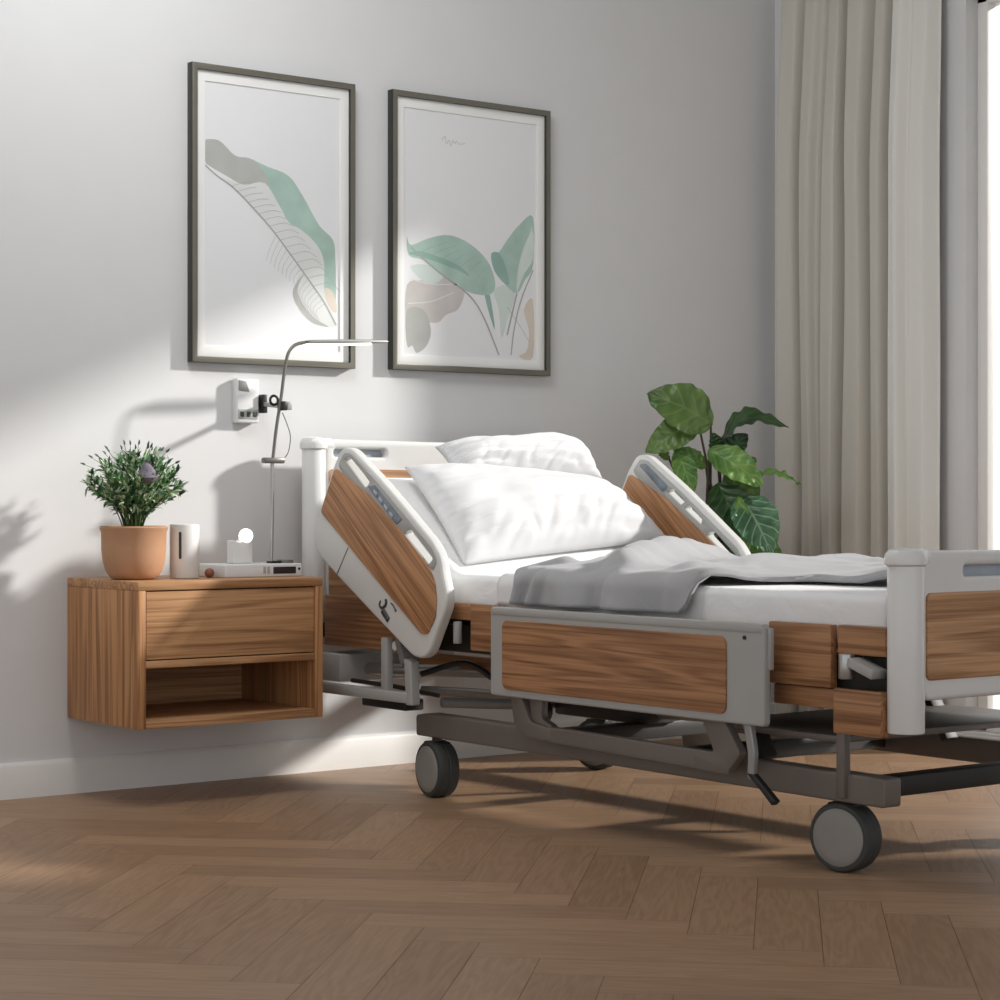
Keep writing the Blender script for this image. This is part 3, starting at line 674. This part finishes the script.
# lowered near side rail
m = MB(); m.plate(rrect(-1.908, .290, -.993, .497, .010), [], .020, yz(3.080), .005, 3)
fr = O('side_rail', m, 'plastic_grey', bed, 'lowered near side rail at mid-bed')
m = MB(); m.box((3.068, -1.904, .479), (3.090, -.998, .4985), .004); O('rail_cap', m, 'plastic_grey', fr)
m = MB(); m.plate(rrect(-1.80, .308, -1.043, .469, .018), [], .008, yz(3.070), .0015, 2); O('wood_panel', m, 'w_y', fr, 'wood-grain panel')
m = MB(); m.cyl((3.067, -1.853, .469), (3.073, -1.853, .469), .0042); O('screw', m, 'black', fr)
m = MB(); m.box((3.080, -1.916, .405), (3.092, -1.90, .49), .003); O('hinge_block', m, 'plastic_grey', fr)
# linkage under it
def link(pts, x, th_, mat_, nm, lab=None, r=.012):
    m = MB(); m.plate(rounded(pts, r, 4), [], th_, yz(x), .003, 2); return O(nm, m, mat_, bed, lab)
link([(-1.035, .30), (-1.075, .30), (-1.115, .235), (-1.19, .226), (-1.19, .195), (-1.10, .196), (-1.055, .22)], 3.105, .022, 'taupe', 'rail_linkage')
link([(-1.10, .30), (-1.15, .30), (-1.145, .245), (-1.19, .228), (-1.19, .195), (-1.10, .20), (-1.105, .25)], 3.112, .020, 'taupe', 'rail_linkage')
link([(-1.17, .229), (-1.78, .222), (-1.78, .178), (-1.17, .193)], 3.105, .020, 'taupe', 'linkage_bar')
link([(-1.69, .30), (-1.76, .30), (-1.815, .225), (-1.77, .178), (-1.68, .180), (-1.67, .215), (-1.735, .222)], 3.105, .022, 'taupe', 'rail_linkage')
link([(-1.835, .30), (-1.858, .30), (-1.872, .235), (-1.868, .178), (-1.85, .178), (-1.852, .235)], 3.085, .014, 'steel', 'release_lever')
link([(-1.850, .192), (-1.868, .192), (-1.934, .142), (-1.922, .132)], 3.085, .016, 'black', 'lever_grip', None, .004)
# timber side panels and deck
def panel(y0, y1, z0, z1, x, nm='side_panel', th_=.02, mat_='w_y'):
    m = MB(); m.box((x-th_/2, y0, z0), (x+th_/2, y1, z1), .003); return O(nm, m, mat_, bed)
panel(-.165, -.66, .362, .496, 3.150)
panel(-.66, -.832, .456, .497, 3.145)
panel(-.834, -.93, .384, .497, 3.140)
panel(-.93, -1.86, .40, .490, 3.150)
panel(-1.86, -2.035, .375, .501, 3.140)
panel(-1.86, -2.045, .332, .373, 3.155)
panel(-2.048, -2.176, .444, .502, 3.145)
panel(-.165, -2.17, .40, .49, 3.950)
panel(-.24, -.80, .305, .342, 3.36, 'cross_board')
panel(-2.065, -2.19, .290, .378, 3.120, 'motor_cover', .03)
m = MB(); m.box((3.17, -2.17, .450), (3.925, -.70, .460), .002); O('deck', m, 'dark', bed)
m = MB(); m.beam((3.54, -.69, .458), (3.54, -.36, .715), .72, .012, .002, up=(1, 0, 0)) if False else m.plate([(-.69, .438), (-.365, .694), (-.359, .686), (-.69, .427)], [], .74, lambda u, v, w: Vector((3.545+w, u, v)), .001, 1); O('backrest_plate', m, 'dark', bed)
for xx in (3.19, 3.90):
    m = MB(); m.box((xx-.018, -2.17, .372 if xx < 3.5 else .398), (xx+.018, -.15, .44), .004); O('deck_rail', m, 'dark', bed)
for yy in (-.17, -.85, -1.45, -2.15):
    m = MB(); m.box((3.17, yy-.018, .40), (3.92, yy+.018, .436), .004); O('cross_bar', m, 'dark', bed)
for yy in (-.12, -2.19):
    m = MB()
    m.box((3.15, yy-.02, .38), (3.93, yy+.02, .42), .004); O('end_bar', m, 'dark', bed)
# pivot bits by the raised rail
m = MB(); m.beam((3.125, -.56, .40), (3.125, -.59, .335), .022, .05, .004, up=(1, 0, 0)); O('rail_pivot', m, 'plastic_dark', bed)
m = MB(); m.cyl((3.128, -.545, .380), (3.105, -.545, .380), .012, None, 16, .002); O('pivot_pin', m, 'plastic', bed)
m = MB(); m.cyl((3.130, -.782, .452), (3.130, -.782, .398), .011, None, 16, .002); O('gas_strut', m, 'plastic_grey', bed)
m = MB(); m.cyl((3.125, -2.083, .447), (3.125, -2.083, .397), .016, None, 16, .002); O('gas_strut', m, 'chrome', bed)
m = MB(); m.beam((3.13, -2.10, .432), (3.13, -2.165, .410), .02, .042, .003, up=(1, 0, 0)); O('foot_bracket', m, 'plastic_grey', bed)
# light-grey lifting frame at the head end
m = MB(); m.box((3.09, -.62, .240), (3.122, -.14, .266), .004); O('lift_rail', m, 'plastic_grey', bed)
m = MB(); m.box((3.095, -.527, .262), (3.115, -.499, .40), .003); O('lift_post', m, 'plastic_grey', bed)
m = MB(); m.plate(rounded([(-.640, .236), (-.612, .236), (-.604, .352), (-.634, .346)], .004, 3), [], .026, yz(3.106), .003, 2); O('lift_post', m, 'plastic_grey', bed)
m = MB(); m.box((3.12, -.27, .268), (3.50, -.14, .342), .008); O('actuator_housing', m, 'plastic_grey', bed)
m = MB(); m.tube([(3.14, -.30, .275), (3.17, -.45, .268), (3.19, -.62, .255)], .006, 8); O('cable', m, 'dark', bed)
m = MB(); m.cyl((3.17, -.20, .30), (3.45, -.62, .30), .016, None, 16, .003); O('actuator_tube', m, 'steel', bed)
m = MB(); m.box((3.17, -.50, .207), (3.23, -.30, .236), .004); O('bumper', m, 'black', bed)
m = MB(); m.tube(catmull([(3.20, -.62, .238), (3.35, -.66, .228), (3.50, -.69, .222), (3.53, -.60, .222), (3.50, -.40, .226), (3.40, -.25, .23)], 6), .014, 12); O('lift_tube', m, 'steel', bed)
m = MB(); m.tube(catmull([(3.22, -.50, .30), (3.30, -.58, .33), (3.36, -.64, .285)], 8), .008, 8); O('cable', m, 'black', bed)
m = MB(); m.box((3.40, -.70, .24), (3.44, -.66, .40), .003); O('lift_strut', m, 'dark', bed)
m = MB(); m.lathe([(0, -.014), (.026, -.014), (.030, -.01), (.030, .01), (.026, .014), (0, .014)], (3.47, -.69, .205), (1, 0, 0), 24); O('roller', m, 'dark', bed)
# base chassis
m = MB(); m.plate(rounded([(-.562, .152), (-.562, .204), (-.60, .210), (-1.30, .208), (-2.15, .203), (-2.15, .145), (-1.20, .150)], .008, 3), [], .05, yz(3.185), .004, 3); O('base_rail', m, 'taupe', bed)
m = MB(); m.box((3.85, -2.15, .150), (3.90, -.38, .206), .004); O('base_rail', m, 'taupe', bed)
for yy in (-1.02, -1.50, -2.10):
    m = MB(); m.box((3.20, yy-.025, .160), (3.86, yy+.025, .200), .004); O('base_cross_bar', m, 'dark', bed)
for (ya, za), (yb, zb) in (((-.93, .20), (-1.02, .42)), ((-1.75, .20), (-1.62, .42))):
    for xx in (3.24, 3.82):
        m = MB(); m.beam((xx, ya, za), (xx, yb, zb), .02, .042, .004, up=(1, 0, 0)); O('lift_arm', m, 'dark', bed)
m = MB(); m.box((3.50, -1.06, .196), (3.60, -.70, .242), .008); O('drive_motor', m, 'dark', bed)
m = MB(); m.cyl((3.55, -1.05, .225), (3.55, -1.40, .235), .016, None, 16, .002); O('drive_spindle', m, 'steel', bed)
m = MB(); m.box((3.15, -2.052, .155), (3.17, -2.03, .335), .003); O('frame_upright', m, 'taupe', bed)
m = MB(); m.box((3.17, -2.03, .262), (3.86, -1.62, .276), .003); O('under_tray', m, 'taupe', bed)
def caster(x, y, ang):
    c = Vector((x, y, .071)); ax = Vector((math.cos(ang), math.sin(ang), 0))
    m = MB(); m.box((-.024, -.03, .128), (.024, .03, .140), .004, 2, Matrix.Translation((x, y, 0)) @ Matrix.Rotation(ang, 4, 'Z'))
    m.cyl((x, y, .135), (x, y, .156), .013)
    cs = O('caster', m, 'dark', bed)
    R = .071
    for sg in (-1, 1):
        m = MB(); m.lathe([(0, .0002), (R-.002, .0002), (R, .003), (R, .012), (R, .022), (R-.004, .028), (R-.010, .030), (R-.012, .0295), (0, .0295)], c, ax*sg, 40); O('wheel', m, 'rubber', cs)
        m = MB(); m.lathe([(0, .034), (R-.030, .0335), (R-.016, .0325), (R-.0125, .030), (R-.0125, .028), (0, .028)], c, ax*sg, 40); O('wheel_cover', m, 'hubgrey', cs)
caster(3.184, -.622, math.radians(-8)); caster(3.872, -.44, math.radians(20)); caster(3.200, -2.01, math.radians(12)); caster(3.875, -2.06, math.radians(5))

# ------------------------------------------------------------------ mattress, sheet, duvet, pillows
MX0, MX1 = 3.165, 3.93
prof = rounded([(-2.155, .462), (-2.155, .562), (-.72, .566), (-.395, .818), (-.330, .735), (-.675, .463)], .028, 6)
m = MB(); m.plate(prof, [], MX1-MX0, lambda u, v, w: Vector(((MX0+MX1)/2+w, u, v)), .018, 4)
O('mattress', m, 'sheet', None, 'white-covered mattress bent up at the head end on the hospital bed', 'mattress', loc=(3.55, -1.2, .46), sharp=60)
# flat white top sheet: a strip that shows just above the duvet, over the near edge
def over(s, x_edge, zt, hang_off=.012, r=.03):
    """arc-length along a cloth that hangs over the near mattress edge and then runs across; s=0 at the edge"""
    if s < -r: return x_edge-hang_off, zt-r+(s+r)
    if s < r:
        a = (s+r)/(2*r)*PI/2
        return x_edge-hang_off+r*(1-math.cos(a)), zt-r+r*math.sin(a)
    return x_edge-hang_off+r+(s-r), zt
m = MB()
def fs(u, v):
    s = -.074+u*.57; y = -.905-.14*v-.02*u*u
    x, z = over(s, MX0, .5705, .004)
    w = .0025*noise.noise((x*9, y*14, z*9))
    return Vector((x-max(0, w), y, z+abs(w)))
m.grid(fs, 60, 14)
o = O('bed_sheet', m, 'sheet2', None, 'smooth white flat sheet showing beside the grey duvet at the pillow end', 'sheet', loc=(3.3, -1, .57), sharp=180)
md = o.modifiers.new('s', 'SOLIDIFY'); md.thickness = .002; md.offset = 1
# duvet
def sstep(a, b, t):
    t = min(1, max(0, (t-a)/(b-a))); return t*t*(3-2*t)
def gauss(t, w): return math.exp(-(t/w)**2)
def fd(u, v):
    s1 = .765
    yf = -2.150
    sN = -.080
    # head-side edge leans toward the pillows on the far side
    sh = sN+(s1-sN)*u
    k = sstep(.005, .11, sh)
    yh = (-.985+.012*math.sin(40*sh))*(1-k)+(-1.130+.56*sh+.012*math.sin(17*sh))*k
    y = yh+(yf-yh)*v
    s0 = sN+.36*sstep(-1.585, -1.70, y)+.07*sstep(-1.7, -2.15, y)
    s = s0+(s1-s0)*u
    x, z = over(s, MX0, .584, .020, .030); xp = x
    top = sstep(-.03, .07, s); side = 1-top
    d_h = yh-y
    zm = .50*max(0, y+.74)                       # follows the bend of the mattress
    z += top*(zm+.002+.012*sstep(.1, .5, u)+.014*noise.noise((x*4, y*3.2, 1))+.010*noise.noise((x*9+y*5, y*8, 3)))
    z += top*.006*(1-min(1, 4*abs(noise.noise((x*3.5-y*5, y*3+x*3, 7)))))*sstep(.05, .2, u)
    # soft crest just inside the head edge and a small upturned flap at the near corner
    z += top*.022*gauss(d_h-.045, .040)*sstep(.22, .45, u)
    z += top*.014*gauss(d_h-.010, .022)*gauss(s-.085, .035)
    # diagonal ridges
    q = (y+1.315)-.58*(x-3.17)
    z += top*(.050*gauss(q, .060)-.012*gauss(q-.12, .05))*sstep(.08, .22, u)*(1-.45*sstep(.6, 1, u))
    q3 = (y+1.52)-.20*(x-3.17); z += top*.016*gauss(q3, .05)*sstep(.1, .25, u)*(1-sstep(.5, .8, u))
    q2 = (y+1.62)-.30*(x-3.17)
    z += top*.012*gauss(q2, .07)
    z += top*.016*gauss((y+1.95)+.2*(x-3.5), .12)
    z -= top*.016*gauss((y+1.24)-.10*(x-3.17), .030)*(1-sstep(.25, .5, u))
    # side drape folds with one deep crease
    x += side*(.007*noise.noise((y*11, z*5, 5))-.024*gauss(y+1.025+.3*(z-.53), .020)-.020*gauss(y+1.085+.5*(z-.53), .018)-.026*gauss(y+1.20-.5*(z-.53), .055)-.026*gauss(y+1.40, .060)+.030*gauss(y+1.300+.25*(z-.53), .018)-.012*gauss(y+1.56, .03)-.002)
    x -= side*.010*sstep(.57, .48, z)*(.5+.5*math.sin(y*26))
    y2 = y+side*.010*noise.noise((z*9, y*6, 8))
    edge = sstep(.0, .035, u)
    if s < .03: x = min(x, xp+.002)
    if y < -1.6: z -= (1-edge)*.010*1
    if u > .95: z -= (u-.95)/.05*.012
    return Vector((x, y2, max(z, .576+max(0, .775*(y+.74))) if s > .03 else z))
m = MB(); m.grid(fd, 110, 130)
o = O('duvet', m, 'duvet', None, 'rumpled light grey duvet spread over the lower half of the bed', 'duvet', loc=(3.55, -1.6, .57), sharp=180)
md = o.modifiers.new('s', 'SOLIDIFY'); md.thickness = .011; md.offset = 0; md.use_even_offset = False
# pillows
def pillow(c, T, nrm, label, seed, sag=.0):
    """c: corners TL, TR, BR, BL (world)"""
    TL, TR, BR, BL = [Vector(q) for q in c]; nrm = Vector(nrm).normalized(); m = MB()
    def P(u, v, sgn):
        a, b = 2*u-1, 2*v-1
        pin = .03
        u2 = .5+(a*(1-pin*(1-b*b)))/2; v2 = .5+(b*(1-pin*(1-a*a)))/2
        p = TL.lerp(TR, u2).lerp(BL.lerp(BR, u2), v2)
        t = ((1-abs(a)**3.6)*(1-abs(b)**3.2))
        h = T*(t**.55)
        ed = 1-t
        wr = .014*noise.noise((u*3+seed, v*7, seed))*t**.4+.006*noise.noise((u*13+seed, v*4+2, seed*2))*(ed**1.1)*t**.35+.006*noise.noise((u*6+v*9, v*3-u*7, seed))*t**.4
        # creases running in from the lower edge and corners
        cr = abs(noise.noise((u*9+v*3+seed*3, v*2.2, 4)))
        wr -= .011*(1-min(1, cr*4))*sstep(.35, .95, v)*t**.35
        cr2 = abs(noise.noise((u*2.2+5, v*13+seed, 9)))
        wr -= .010*(1-min(1, cr2*5))*(1-sstep(0, .4, u))*t**.35
        return p+nrm*(sgn*(h*(1 if sgn > 0 else .10))+(wr if sgn > 0 else 0))
    n1 = 72
    m.grid(lambda u, v: P(u, v, 1), n1, n1); m.grid(lambda u, v: P(u, v, -1), n1, n1)
    bmesh.ops.remove_doubles(m.bm, verts=m.bm.verts, dist=2e-4)
    cc = (TL+TR+BR+BL)/4
    return O('pillow', m, 'pillow', None, label, 'pillow', group=None, loc=tuple(cc), sharp=180)
pillow([(3.395, -.318, .893), (3.915, -.303, .914), (3.92, -.398, .812), (3.40, -.408, .812)], .070, (0, -.66, .75), 'plump white pillow at the back, leaning against the headboard', 2.3)
pillow([(3.21, -.440, .836), (3.885, -.458, .790), (3.943, -.655, .640), (3.205, -.705, .586)], .085, (0, -.66, .75), 'large white pillow in front, lying on the raised backrest', 6.1)

# ------------------------------------------------------------------ large-leaved plant in the corner behind the bed
px_, py_ = 4.42, -.36
pl = thing('potted_plant', 'tall potted plant with broad glossy green leaves behind the far bed rail', 'plant', (px_, py_, 0))
m = MB(); m.lathe([(0, 0), (.10, 0), (.115, .01), (.14, .15), (.15, .28), (.152, .30), (.142, .30), (.138, .27), (0, .26)], (px_, py_, 0), seg=40); O('pot', m, 'pot_white', pl)
m = MB(); m.lathe([(0, .272), (.08, .274), (.1375, .268), (.1365, .255), (0, .255)], (px_, py_, 0), seg=24); O('soil', m, 'soil', pl)
# camera-independent frame: leaves face the room (−x, −y)
RX = Vector((.7934, -.6088, 0)); FW = Vector((.6088, .7934, 0)); UP = Vector((0, 0, 1))
crown = Vector((4.42, -.36, .60))
def W(a, b, d=0):                                   # a right, b up, d toward the room from the crown
    return crown+RX*a+UP*b-FW*d
def leaf(base_, tip, width, mat_, nrm, arch=.15, cup=.25, shape=1.0, wav=.03, seed=0, skew=0):
    b0, t0 = Vector(base_), Vector(tip); ax = t0-b0; L0 = ax.length; d = ax.normalized()
    nv = Vector(nrm); nv = (nv-d*nv.dot(d)).normalized(); sd = d.cross(nv)
    m = MB()
    def f(u, v):
        w_ = 2*u-1
        h = (math.sin(PI*min(1, v**.80*shape+.0))**.75 if v < 1 else 0) if shape != 1 else (max(0, math.sin(PI*v**.82)))**.72
        hw = width/2*h
        p = b0+ax*v+nv*(arch*L0*math.sin(PI*v))
        p += sd*(w_*hw+skew*hw)+nv*(cup*hw*abs(w_)**1.5)
        p += nv*(wav*L0*math.sin(v*22+seed+2*w_)*abs(w_)**2*.6)+nv*.004*math.sin(v*40)*abs(w_)
        return p
    m.grid(f, 14, 30, uv=True)
    bmesh.ops.remove_doubles(m.bm, verts=m.bm.verts, dist=1e-5)
    return O('leaf', m, mat_, pl, sharp=180)
TOWARD = tuple(-FW+UP*.35)
def petiole(a, b, c, r=.004):
    m = MB(); P = catmull([a, b, c], 8); m.tube(P, [r*(1.15-.4*i/len(P)) for i in range(len(P))], 8); O('stem', m, 'stem_brown', pl)
LEAVES = [  # base(a,b,d) tip(a,b,d) width mat arch cup normal skew
    ((-.036, .370, .05), (-.232, .462, .08), .150, 'leaf_a', .14, .12, TOWARD, 0),
    ((-.075, .385, .06), (-.236, .288, .09), .098, 'leaf_a', .10, .12, TOWARD, 0),
    ((-.013, .300, .0), (.190, .362, .05), .095, 'leaf_b', .34, .22, tuple(-FW*.6+UP*.9), 0),
    ((.000, .272, .02), (.070, .345, .05), .075, 'leaf_b', .10, .2, TOWARD, 0),
    ((-.016, .290, .01), (-.036, .350, .05), .050, 'leaf_b', .10, .2, TOWARD, 0),
    ((-.049, .297, .06), (.108, .190, .11), .098, 'leaf_c', .12, .18, TOWARD, 0),
    ((-.050, .246, .03), (-.155, .304, .05), .052, 'leaf_c', .12, .2, TOWARD, 0),
    ((-.142, .297, .06), (-.096, .165, .09), .070, 'leaf_c', .12, .2, TOWARD, 0),
    ((.066, .214, .04), (.224, .192, .08), .038, 'leaf_c', .18, .25, tuple(-FW*.6+UP), 0),
    ((.008, .232, .02), (.100, .150, .06), .110, 'leaf_a', .12, .15, TOWARD, 0),
    ((-.020, .200, .05), (.050, .030, .10), .125, 'leaf_b', .12, .2, TOWARD, 0),
    ((.044, .162, .08), (.128, -.010, .15), .135, 'leaf_d', .12, .18, TOWARD, 0),
    ((.065, .030, .02), (.175, -.030, .07), .075, 'leaf_c', .16, .2, TOWARD, 0),
    ((.036, .160, .09), (.062, .000, .13), .045, 'leaf_c', .12, .2, TOWARD, 0),
    ((-.163, .272, .05), (-.204, .296, .07), .032, 'leaf_a', .12, .2, TOWARD, 0),
    ((.056, .230, .0), (.096, .276, .03), .055, 'leaf_a', .15, .2, TOWARD, 0),
    ((-.03, .10, .06), (-.10, .0, .10), .085, 'leaf_b', .15, .2, TOWARD, 0),
    ((.03, .02, .05), (-.04, -.10, .09), .10, 'leaf_b', .15, .2, TOWARD, 0),
]
for k, (b_, t_, w_, mt, ar, cu_, nr, sk) in enumerate(LEAVES):
    B = W(*b_); leaf(B, W(*t_), w_, mt, nr, ar, cu_, seed=k*1.7, skew=sk, wav=.035)
    g = Vector((px_+.03*math.sin(k*2.4), py_+.03*math.cos(k*2.4), .27))
    petiole(g, g.lerp(B, .55)+Vector((.012*math.sin(k), .012*math.cos(k), .05)), B+(W(*t_)-B)*.02, .0042)

# ------------------------------------------------------------------ light and camera
sd = bpy.data.lights.new('sun', 'SUN'); sd.energy = 4.6; sd.angle = math.radians(3.3); sd.color = (1, .97, .93)
so = bpy.data.objects.new('sun', sd); COL.objects.link(so)
so.rotation_euler = Vector((-1, .555, -.47)).to_track_quat('-Z', 'Y').to_euler(); so.location = (7, -2, 3)
ld = bpy.data.lights.new('wall_fill_light', 'AREA'); ld.shape = 'DISK'; ld.size = 1.1; ld.energy = 26; ld.color = (.975, .99, 1)  # added fill light, no real fitting: lifts the brightness of the upper back wall
lo = bpy.data.objects.new('wall_fill_light', ld); COL.objects.link(lo); lo.location = (2.45, -.95, 2.70)
lo.rotation_euler = (Vector((3.1, 0, 1.4))-Vector(lo.location)).to_track_quat('-Z', 'Y').to_euler()
wd = bpy.data.worlds.new('world'); S.world = wd; wd.use_nodes = True
bg = wd.node_tree.nodes['Background']; bg.inputs[0].default_value = (.93, .965, 1, 1); bg.inputs[1].default_value = .88
cd = bpy.data.cameras.new('camera'); co = bpy.data.objects.new('camera', cd); COL.objects.link(co)
co.location = (0, -5.0323, .75); co.rotation_euler = (PI/2, 0, math.radians(-37.5))
cd.sensor_width = 36; cd.lens = 36*2150/1000; cd.clip_start = .05
S.camera = co
vs = S.view_settings; vs.view_transform = 'Standard'; vs.look = 'None'; vs.gamma = 1; vs.exposure = .10; vs.use_curve_mapping = False
S.cycles.use_denoising = True
S.cycles.max_bounces = 8; S.cycles.diffuse_bounces = 5
